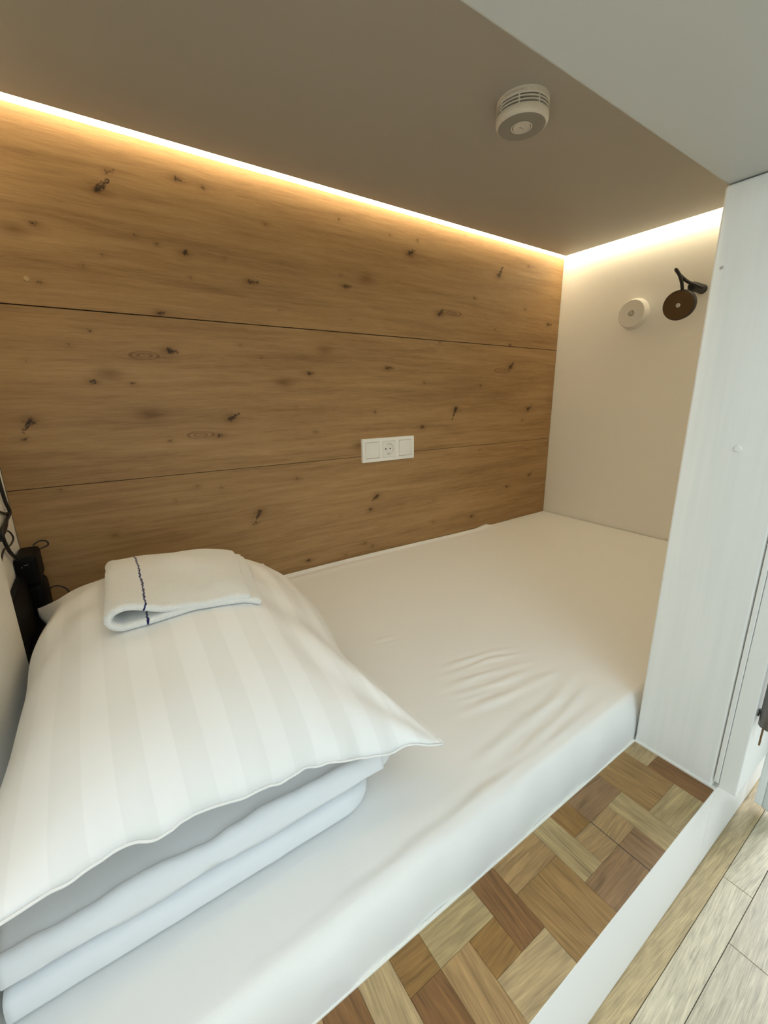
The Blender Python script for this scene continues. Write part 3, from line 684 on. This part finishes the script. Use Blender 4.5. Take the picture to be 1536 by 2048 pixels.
def mattress():
    xs = np.arange(XL + 0.004, -0.003, 0.005)
    ys = list(np.arange(-0.0025, -0.936, -0.0035))
    prof = [(y_, 0.0) for y_ in ys]
    for k in range(1, 25):
        a = k / 24 * PI/2
        prof.append((-0.936 - 0.0260*math.sin(a)**1.0, -0.0835 + 0.0835*max(0.0, math.cos(a))**0.72))
    PY = np.array([p[0] for p in prof]); PZ = np.array([p[1] for p in prof])
    XX, YY = np.meshgrid(xs, PY); ZZ = np.repeat(PZ[:, None], len(xs), 1)
    top = np.clip((ZZ + 0.02) / 0.02, 0, 1)
    D = np.zeros_like(XX)
    # arc length across the front edge keeps folds continuous there
    for (amp, wd, pl) in WR:
        d = np.full_like(XX, 9.0)
        for a, b in zip(pl[:-1], pl[1:]): d = np.minimum(d, seg_d(XX, YY, a, b))
        wd *= 0.8
        xa, xb = pl[0][0], pl[-1][0]
        tt = np.clip((XX - xa) / (xb - xa), 0, 1)
        amp = amp * np.sin(PI * np.clip(0.04 + 0.92*tt, 0, 1))**0.8 * (0.85 + 0.3*np.sin(XX*37 + pl[0][1]*90))
        d = d + 0.0018 * np.sin(XX*55 + pl[0][1]*200)
        D += 0.72 * amp * (np.exp(-(d/wd)**2) - 0.35*np.exp(-((d - wd*1.5)/wd)**2))
    # sheet ruck against the wall
    rk = np.exp(-((YY + 0.018)/0.010)**2) * 0.007 * np.clip((-0.40 - XX)/0.03, 0.05, 1)
    rk += np.exp(-((YY + 0.055)/0.014)**2) * 0.0035 * np.clip((-0.95 - XX)/0.2, 0, 1)
    rk += np.exp(-((YY + 0.012)**2 + (XX + 0.43)**2) / 0.0012) * 0.008
    D += rk
    # gentle overall softness
    D += 0.0025 * np.sin(XX*5.1 + 1.0) * np.cos(YY*6.3) * top
    sag = -0.004 * np.exp(-((YY + 0.5)/0.3)**2) * np.exp(-((XX + 0.9)/0.5)**2)
    ZZ = ZZ + (D + sag) * top
    # side skirt: slight undulation of the tucked sheet
    side = 1 - top
    YY = YY + side * (0.0016*np.sin(XX*23) + 0.0012*np.sin(XX*61 + 1.3)) 
    YY = np.maximum(YY, -0.9632)
    nz, nx = XX.shape
    v = np.stack([XX.ravel(), YY.ravel(), ZZ.ravel()], 1)
    idx = np.arange(nz*nx).reshape(nz, nx)
    q = np.stack([idx[:-1,:-1].ravel(), idx[1:,:-1].ravel(), idx[1:,1:].ravel(), idx[:-1,1:].ravel()], 1)
    faces = [tuple(int(i) for i in f) for f in q]
    k = len(v)
    v = [tuple(p) for p in v] + [(xs[0], PY[0], ZD + 0.001), (xs[-1], PY[0], ZD + 0.001)]
    faces.append(tuple(int(i) for i in idx[0]) + (k+1, k))
    faces.append(tuple(int(i) for i in idx[:, 0][::-1]) + (k,)); faces.append(tuple(int(i) for i in idx[:, -1]) + (k+1,))
    faces.append((k, k+1, int(idx[-1, -1]), int(idx[-1, 0])) )
    me = mesh_from(v, faces, 'mattress')
    o = link('mattress', me, M_sheet, None, True)
    return tag(o, 'single mattress under a white fitted sheet with small creases', 'mattress')
mat_o = mattress()

# ------------------------------------------------------------------ folded duvet under the pillow
def fold_profile(yf, yb, z0, z1, bulge, n=10):
    """closed outline in YZ of one folded layer: round lobe at the front yf"""
    h = (z1 - z0) / 2; zc = (z0 + z1) / 2
    pts = []
    for y_ in np.linspace(yb, yf + h, 26)[:-1]: pts.append((y_, z0))
    for k in range(n + 1):
        a = -PI/2 - PI * k / n
        ca, sa = math.cos(a), math.sin(a)
        pts.append((yf + h + h*math.copysign(abs(ca)**0.55, ca), zc + h*math.copysign(abs(sa)**0.8, sa)))
    for y_ in np.linspace(yf + h, yb, 26)[1:]:
        tt = (y_ - yf - h) / (yb - yf - h)
        pts.append((y_, z1 + bulge * math.sin(min(1, tt*1.6) * PI/2)))
    return pts
def fold_layer(name, xr, yf, yb, z0, z1, bulge, seed, parent, rnd=0.05, amp=0.003):
    prof = fold_profile(yf, yb, z0, z1, bulge)
    xs = list(np.linspace(XL + 0.034, xr - rnd, 60)) + [xr - rnd + rnd*math.sin(k/12*PI/2) for k in range(1, 13)]
    vs, fs = [], []
    n = len(prof); zc = (z0 + z1) / 2
    for x in xs:
        e = max(0.0, (x - (xr - rnd)) / rnd)
        s_ = math.sqrt(max(0.0, 1 - e*e))
        for (y_, z_) in prof:
            # rounded plan corner: front pulls back near the right end, thickness tapers
            yy = y_ + (1 - s_) * rnd * 0.8 * (1.0 if y_ < yb - 0.2 else 0.4)
            zz = zc + (z_ - zc) * (0.30 + 0.70 * s_) - (1 - s_) * 0.3 * (z1 - z0)
            nv = noise.noise(Vector((x*9 + seed, yy*9, zz*20))) * amp + noise.noise(Vector((x*38 + seed, yy*16, zz*30))) * amp * 0.45
            vs.append((x, yy - nv * (1 if z_ < z1 else 0.3), max(zz + nv * (1 if z_ > z0 + 0.003 else 0), z0 * 0.5 + 0.0015 if z0 < 0.01 else zz - 0.01)))
    for i in range(len(xs) - 1):
        for k in range(n):
            k2 = (k + 1) % n
            fs.append((i*n+k, (i+1)*n+k, (i+1)*n+k2, i*n+k2))
    fs.append(tuple(range(n))); fs.append(tuple(reversed([(len(xs)-1)*n + k for k in range(n)])))
    me = mesh_from(vs, fs, name)
    bm = bmesh.new(); bm.from_mesh(me); bmesh.ops.recalc_face_normals(bm, faces=bm.faces[:]); bm.to_mesh(me); bm.free()
    return link(name, me, M_duvet, parent, True)
t = thing('folded_duvet', (-1.78, -0.5, 0.0), 'folded white duvet in two layers lying under the striped pillow', 'duvet')
fold_layer('lower_fold', -1.556, -0.853, -0.16, 0.003, 0.035, 0.002, 3.1, t, rnd=0.055, amp=0.0022)
uf = fold_layer('upper_fold', -1.508, -0.843, -0.17, 0.037, 0.068, 0.020, 8.7, t, rnd=0.05, amp=0.0035)
# hem: sewn band running along the upper fold
def hem():
    xs = np.linspace(XL + 0.036, -1.545, 90)
    vs, fs = [], []
    for x in xs:
        w = noise.noise(Vector((x*16, 3.3, 0))) * 0.009 + noise.noise(Vector((x*42, 1.3, 0))) * 0.004
        for (dy, dz) in ((0.0, 0.0), (-0.005, 0.0045), (-0.013, 0.0030), (-0.0185, -0.006), (-0.0195, -0.020 - 0.6*w), (-0.0185, -0.0255 - 1.6*w), (-0.008, -0.026 - 1.6*w)):
            vs.append((x, -0.8275 + dy + 0.5*w, 0.0685 + dz + 0.3*w))
    n = 7
    for i in range(len(xs) - 1):
        for k in range(n):
            k2 = (k+1) % n
            fs.append((i*n+k, (i+1)*n+k, (i+1)*n+k2, i*n+k2))
    fs.append(tuple(range(n))); fs.append(tuple(reversed([(len(xs)-1)*n + k for k in range(n)])))
    me = mesh_from(vs, fs, 'hem')
    bm = bmesh.new(); bm.from_mesh(me); bmesh.ops.recalc_face_normals(bm, faces=bm.faces[:]); bm.to_mesh(me); bm.free()
    return link('hem', me, M_duvet, t, True)
hem()

# ------------------------------------------------------------------ pillow
PC = dict(FR=Vector((-1.484, -0.902, 0.098)), FL=Vector((-1.957, -0.905, 0.175)), BL=Vector((-1.968, -0.125, 0.118)), BR=Vector((-1.468, -0.125, 0.105)))
def smooth(a, b, x):
    t_ = max(0.0, min(1.0, (x - a) / (b - a))); return t_*t_*(3 - 2*t_)
def pillow_point(u, v, side):
    """u: -1 left .. 1 right ; v: -1 front .. 1 back ; side +1 top, -1 bottom"""
    a, b = (u + 1) / 2, (v + 1) / 2
    p = (PC['FL']*(1-a) + PC['FR']*a) * (1-b) + (PC['BL']*(1-a) + PC['BR']*a) * b
    # edges pull in between the corners
    p = p.copy()
    if u < 0: p.x -= 0.020 * u * (1 - v*v)
    p.x += max(0.0, u)**2 * (-0.030 * math.exp(-((v + 0.46)/0.26)**2) + 0.010 * math.exp(-((v - 0.30)/0.45)**2))
    if u < 0: p.x += u*u * (0.016 * math.exp(-((v - 0.62)/0.16)**2) - 0.006 * math.exp(-((v - 0.2)/0.3)**2))
    if side > 0 and -0.95 < v < -0.25: p.z += 0.0016 * math.exp(-((u - 0.80 + 0.06*(v + 1))/0.012)**2) * smooth(-0.95, -0.85, v) * (1 - smooth(-0.45, -0.25, v))
    p.y += -v * 0.030 * (1 - u*u) * (1.0 if v < 0 else 1.2)
    p.z += 0.010 * (1 - u*u) * (v*v)          # edges ride up over the stack
    hu = max(0.0, 1 - abs(u)**2.3); hv = max(0.0, 1 - abs(v)**2.5)
    h = (hu**0.62) * (hv**0.62)
    H = 0.122 if side > 0 else -0.030
    p.z += H * h
    if side > 0:
        # fullest a little behind the middle, slumping to the front
        p.z += 0.014 * h * math.exp(-((v - 0.05)/0.5)**2 - (u/0.6)**2)
        p.x += 0.020 * h * u * (1 - abs(u)) * 2 * (1 if u < 0 else smooth(-0.6, 0.0, v))
    # creases
    n1 = noise.noise(Vector((u*1.7 + 5, v*2.1, 0.3*side))) * 0.010 * h
    n2 = noise.noise(Vector((u*5 + v*2.5, v*3.2 - u*1.2, 2 + side))) * 0.0065 * h**0.5
    p.z += n1 + n2
    e = 1 - min(1, (1 - abs(v)) / 0.12) if v < 0 else 0      # puckers at the front seam
    if e > 0:
        p.z += e * (noise.noise(Vector((u*6.5, 9.1, 0))) * 0.012 + noise.noise(Vector((u*17, 4.2, 0))) * 0.003) * (1 - u**4)
        p.y += e * noise.noise(Vector((u*6.0, 2.2, 0))) * 0.010 * (1 - u**4)
    e = 1 - min(1, (1 - u) / 0.2)
    if e > 0 :
        p.z += e * noise.noise(Vector((v*6, 1.7, 3))) * 0.012 * (1 - v**4)
    # long pulls from the front right corner and the left side
    cu, cv = u - 1, v + 1
    rr = math.hypot(cu, cv); an = math.atan2(cv, -cu)
    if 0.05 < rr < 1.0 and side > 0:
        p.z += 0.006 * math.sin(an * 9) * math.exp(-((rr - 0.35)/0.25)**2) * h**0.4
    cu, cv = u + 1, v - 0.2
    if side > 0:
        p.z += 0.005 * math.sin((u*0.8 - v*1.1) * 13 + 1) * math.exp(-(cu/0.45)**2 - (cv/0.7)**2) * h**0.5
    p.z = max(p.z, 0.012 if side > 0 else 0.0)
    return p
def make_pillow():
    n = 110
    lin = [math.sin(PI/2 * (-1 + 2*i/n)) * 0.55 + (-1 + 2*i/n) * 0.45 for i in range(n + 1)]
    vs, fs, uv = [], [], []
    def idx(i, j, s):
        if i in (0, n) or j in (0, n): s = 1
        return base[s][i*(n+1) + j]
    base = {1: {}, -1: {}}
    for s in (1, -1):
        for i in range(n + 1):
            for j in range(n + 1):
                if s == -1 and (i in (0, n) or j in (0, n)): continue
                base[s][i*(n+1)+j] = len(vs)
                vs.append(pillow_point(lin[i], lin[j], s)); uv.append((0.25*lin[i], 0.38*lin[j]))
    for s in (1, -1):
        for i in range(n):
            for j in range(n):
                f = (idx(i,j,s), idx(i+1,j,s), idx(i+1,j+1,s), idx(i,j+1,s))
                fs.append(f if s == 1 else f[::-1])
    me = mesh_from(vs, fs, 'pillow')
    ul = me.uv_layers.new(name='UVMap')
    li = np.zeros(len(me.loops), int); me.loops.foreach_get('vertex_index', li)
    ul.data.foreach_set('uv', np.array(uv)[li].ravel())
    o = link('pillow', me, M_satin, None, True)
    return tag(o, 'plump white satin-striped pillow lying on the folded duvet', 'pillow')
pil = make_pillow()
# sewn edge of the pillowcase along the front and right edges
ep = [pillow_point(u, -1, 1) for u in np.linspace(-1, 1, 70)] 
tube('seam', [tuple(p + Vector((0, -0.0006, 0))) for p in ep], 0.0014, M_satin, pil, seg=8, n=2)
ep = [pillow_point(1, v, 1) for v in np.linspace(-1, 1, 50)]
tube('seam', [tuple(p + Vector((0.0006, 0, 0))) for p in ep], 0.0014, M_satin, pil, seg=8, n=2)

# ------------------------------------------------------------------ towel on the pillow
bm = bmesh.new(); bm.from_mesh(pil.data); bvh = BVHTree.FromBMesh(bm); bm.free()
def ptop(x, y):
    h = bvh.ray_cast(Vector((x, y, 1.0)), Vector((0, 0, -1)))
    return h[0].z if h[0] is not None else 0.15
def make_towel():
    BL, BR, FR, FL = Vector((-1.828, -0.125)), Vector((-1.570, -0.190)), Vector((-1.645, -0.640)), Vector((-1.828, -0.640))
    nt_ = 56
    path = []                       # (kind, a) along the folded section, left fold in the middle
    for a in np.linspace(1.07, 0.07, 34): path.append(('b', float(a)))
    for k in range(1, 12): path.append(('c', k / 12))
    for a in np.linspace(0.07, 0.985, 34): path.append(('t', float(a)))
    vs, uv, fs = [], [], []
    for j in range(nt_ + 1):
        b = j / nt_
        L_, R_ = BL*(1-b) + FL*b, BR*(1-b) + FR*b
        acc = 0; row = []
        gap = 0.018 + 0.010 * b**2
        for (kd, a) in path:
            if kd == 'c':
                base = L_ + (R_ - L_) * 0.07
                ang = PI/2 + PI * (1 - a)
                # from bottom (ang=3pi/2) round the left to the top (ang=pi/2)
                zb = ptop(base.x, base.y) + 0.0065
                q = base.copy(); out = (R_ - L_).normalized()
                q += out * (math.cos(ang) * (gap/2) * 1.15)
                z = zb + gap/2 + math.sin(ang) * gap/2
                xy = q
            else:
                xy = L_ + (R_ - L_) * a
                zb = ptop(xy.x, xy.y) + 0.0065
                g = 0.0100 + (gap - 0.0100) * (1 - smooth(0.05, 0.42 - 0.12*(1-b), a))
                z = zb + (g if kd == 't' else 0.0)
                if kd == 't':
                    z += noise.noise(Vector((a*4, b*4, 7))) * 0.003
                    # front rim sags a little over the pillow
                    z -= 0.006 * smooth(0.90, 1.0, b) * smooth(0.25, 0.6, a)
            row.append((xy.x + 0.0025*noise.noise(Vector((a*3, b*7, 1))), xy.y + 0.005*noise.noise(Vector((a*5, 2, 1))), z))
        # stripe coordinate: signed arc from the fold
        mid = 34 + 5
        d = [0.0]
        for k in range(1, len(row)): d.append(d[-1] + (Vector(row[k]) - Vector(row[k-1])).length)
        for k in range(len(row)):
            vs.append(row[k]); uv.append((d[k] - d[mid], b * 0.45))
    m_ = len(path)
    for j in range(nt_):
        for k in range(m_ - 1):
            fs.append((j*m_+k, j*m_+k+1, (j+1)*m_+k+1, (j+1)*m_+k))
    me = mesh_from(vs, fs, 'folded_towel')
    ul = me.uv_layers.new(name='UVMap')
    li = np.zeros(len(me.loops), int); me.loops.foreach_get('vertex_index', li)
    ul.data.foreach_set('uv', np.array(uv)[li].ravel())
    o = link('folded_towel', me, M_towel, None, True)
    so = o.modifiers.new('thickness', 'SOLIDIFY'); so.thickness = 0.0105; so.offset = 0.0
    sb = o.modifiers.new('smooth', 'SUBSURF'); sb.levels = 1; sb.render_levels = 1
    return tag(o, 'folded white terry towel with a thin navy stripe on the pillow', 'towel')
make_towel()
print('PTOP', [(x, y, round(ptop(x, y), 3)) for (x, y) in ((-1.83,-.13),(-1.57,-.19),(-1.64,-.64),(-1.83,-.64),(-1.73,-.4),(-1.73,-.6),(-1.73,-.8))])

# ------------------------------------------------------------------ black electrics in the head-wall corner
t = thing('power_strip', (XL, -0.12, 0.12), 'black power strip with plugged-in adapters on the head wall beside the pillow', 'power strip')
boxes('strip_body', [(XL + 0.0005, XL + 0.016, -0.30, -0.06, 0.004, 0.20)], M_blackg, t, bevel=0.004)
ac = boxes('adapter_cap', [(XL + 0.001, XL + 0.0400, -0.125, -0.030, 0.170, 0.236)], M_blackg, t, bevel=0.009, seg=4)
boxes('cap_glint', [(XL + 0.0175, XL + 0.0250, -0.1255, -0.1245, 0.2190, 0.2200), (XL + 0.0130, XL + 0.0145, -0.1255, -0.1245, 0.2145, 0.2170)], M_lens, ac)  # no lamp: pale slivers put in for the glint on the cap
boxes('adapter_body', [(XL + 0.001, XL + 0.0430, -0.112, -0.034, 0.060, 0.172)], M_blackg, t, bevel=0.016, seg=5)
boxes('plug_block', [(XL + 0.001, XL + 0.0300, -0.330, -0.045, 0.003, 0.085)], M_blackg, t, bevel=0.010, seg=4)
cab = tube('power_cable', [(-1.984, -0.087, 0.45), (-1.984, -0.085, 0.39), (-1.984, -0.073, 0.349), (-1.983, -0.062, 0.325), (-1.983, -0.130, 0.319), (-1.983, -0.19, 0.312), (-1.983, -0.17, 0.27), (-1.98, -0.11, 0.225)], 0.0035, M_black, None, n=10)
tag(cab, 'thick black cable running down the white head wall to the adapters', 'cable', 'black cables')
cab = tube('power_cable', [(-1.9855, -0.19, 0.355), (-1.9855, -0.15, 0.345), (-1.9855, -0.10, 0.330), (-1.9855, -0.075, 0.324), (-1.986, -0.12, 0.305), (-1.986, -0.20, 0.298)], 0.0025, M_black, None, n=10)
tag(cab, 'second black cable crossing the thick cable on the white head wall', 'cable', 'black cables')
cab = tube('power_cable', [(-1.986, -0.24, 0.300), (-1.986, -0.182, 0.309), (-1.985, -0.115, 0.296), (-1.984, -0.086, 0.274), (-1.984, -0.13, 0.270), (-1.985, -0.199, 0.279), (-1.985, -0.25, 0.27)], 0.0018, M_black, None, n=10)
tag(cab, 'thin black cable loop on the white head wall just above the adapters', 'cable', 'black cables')
cab = tube('power_cable', [(-1.962, -0.030, 0.236), (-1.950, -0.022, 0.242), (-1.938, -0.016, 0.238), (-1.936, -0.014, 0.228), (-1.946, -0.018, 0.224), (-1.958, -0.026, 0.222)], 0.0016, M_black, None, n=10)
tag(cab, 'small black cable loop standing out against the oak beside the adapter top', 'cable', 'black cables')
cab = tube('power_cable', [(-1.956, -0.030, 0.120), (-1.945, -0.018, 0.124), (-1.932, -0.012, 0.120), (-1.920, -0.012, 0.108), (-1.912, -0.014, 0.085)], 0.0016, M_black, None, n=10)
tag(cab, 'black cable dipping behind the pillow corner in front of the oak', 'cable', 'black cables')

# ------------------------------------------------------------------ fittings at the outer right edge
t = thing('bar_handle', (-1.03, YF, 0.08), 'dark steel tubular handle on a short stem at the front panel edge', 'handle')
HX, HY, HZ = -1.0370, -1.1345, 0.079
lathe('rosette', [(0.0, 0.0), (0.0065, 0.0), (0.0065, 0.0015), (0.0055, 0.0025), (0.0, 0.0025)], M_steel, t, axis_matrix((HX + 0.002, YF, HZ), (0, -1, 0)), seg=32)
lathe('stem', [(0.0, 0.001), (0.0030, 0.001), (0.0030, 0.012), (0.0, 0.012)], M_steel, t, axis_matrix((HX + 0.002, YF, HZ), (0, -1, 0)), seg=24)
lathe('bar', [(0.0, 0.0), (0.0120, 0.0), (0.0134, 0.0012), (0.0135, 0.0125), (0.0130, 0.0130), (0.0130, 0.0136), (0.0135, 0.0141), (0.0135, 0.24), (0.0, 0.24)], M_steel, t,
      Matrix.Translation((HX, HY, HZ - 0.0170)), seg=40)
lathe('pin', [(0.0, 0.0), (0.0013, 0.0), (0.0013, 0.037), (0.0, 0.037)], M_copper, t, Matrix.Translation((HX, HY + 0.0065, HZ - 0.053)), seg=16)
d = boxes('door_1', [(-0.835, -0.800, -1.150, -1.1185, -0.243, 0.80)], M_door, bevel=0.006, seg=3)
tag(d, kind='structure')
boxes('door_edge', [(-0.8375, -0.7975, -1.1200, -1.1082, -0.236, 0.80)], M_white, d, bevel=0.003)

# ------------------------------------------------------------------ light
w = bpy.data.worlds.new('World'); S.world = w; w.use_nodes = True
bg = w.node_tree.nodes['Background']
bg.inputs['Color'].default_value = (0.74, 0.93, 1.0, 1)
bg.inputs['Strength'].default_value = 0.26

def area(name, loc, target, sx, sy, power, col):
    l = bpy.data.lights.new(name, 'AREA'); l.shape = 'RECTANGLE'; l.size = sx; l.size_y = sy; l.energy = power; l.color = col
    o = bpy.data.objects.new(name, l); COL.objects.link(o)
    o.location = loc
    o.rotation_euler = (Vector(target) - Vector(loc)).to_track_quat('-Z', 'Y').to_euler()
    return o
area('assumed_high_daylight', (-1.75, -2.15, 2.35), (-1.5, -0.85, 0.0), 2.0, 1.0, 14, (0.72, 0.91, 1.0))  # assumed daylight from high over the aisle
area('added_low_fill', (-1.85, -2.86, 0.85), (-1.2, 0.0, 0.4), 1.5, 1.1, 25, (0.76, 0.93, 1.0))  # added unseen fill light to brighten the back wall; no window stands here
area('assumed_aisle_daylight', (1.7, -1.75, 1.7), (-0.9, -1.3, -0.2), 1.0, 1.8, 115, (0.93, 0.98, 1.0))  # window at the aisle end only assumed from the floor glare, not built

# ------------------------------------------------------------------ camera
R = [[0.8256518142781812, -0.5640012862118637, -0.014199673605790247], [-0.15490526301616675, -0.20242359378568037, -0.9669690006245195], [0.5424974111173617, 0.800579313891043, -0.25449817504396166]]
cam = bpy.data.cameras.new('camera'); co = bpy.data.objects.new('camera', cam); COL.objects.link(co)
cm_ = Matrix(((R[0][0], -R[1][0], -R[2][0]), (R[0][1], -R[1][1], -R[2][1]), (R[0][2], -R[1][2], -R[2][2]))).to_4x4()
cm_.translation = (-1.81242305, -1.25283825, 0.54748127)
co.matrix_world = cm_
cam.sensor_fit = 'HORIZONTAL'; cam.sensor_width = 36.0; cam.lens = 36.0 * 848.68 / 1536
cam.clip_start = 0.01; cam.clip_end = 100
S.camera = co

S.view_settings.view_transform = 'Standard'
S.view_settings.look = 'None'
S.view_settings.exposure = 0.0
S.view_settings.gamma = 1.0
S.view_settings.use_curve_mapping = False
S.cycles.use_denoising = True
S.cycles.max_bounces = 10
S.cycles.diffuse_bounces = 6
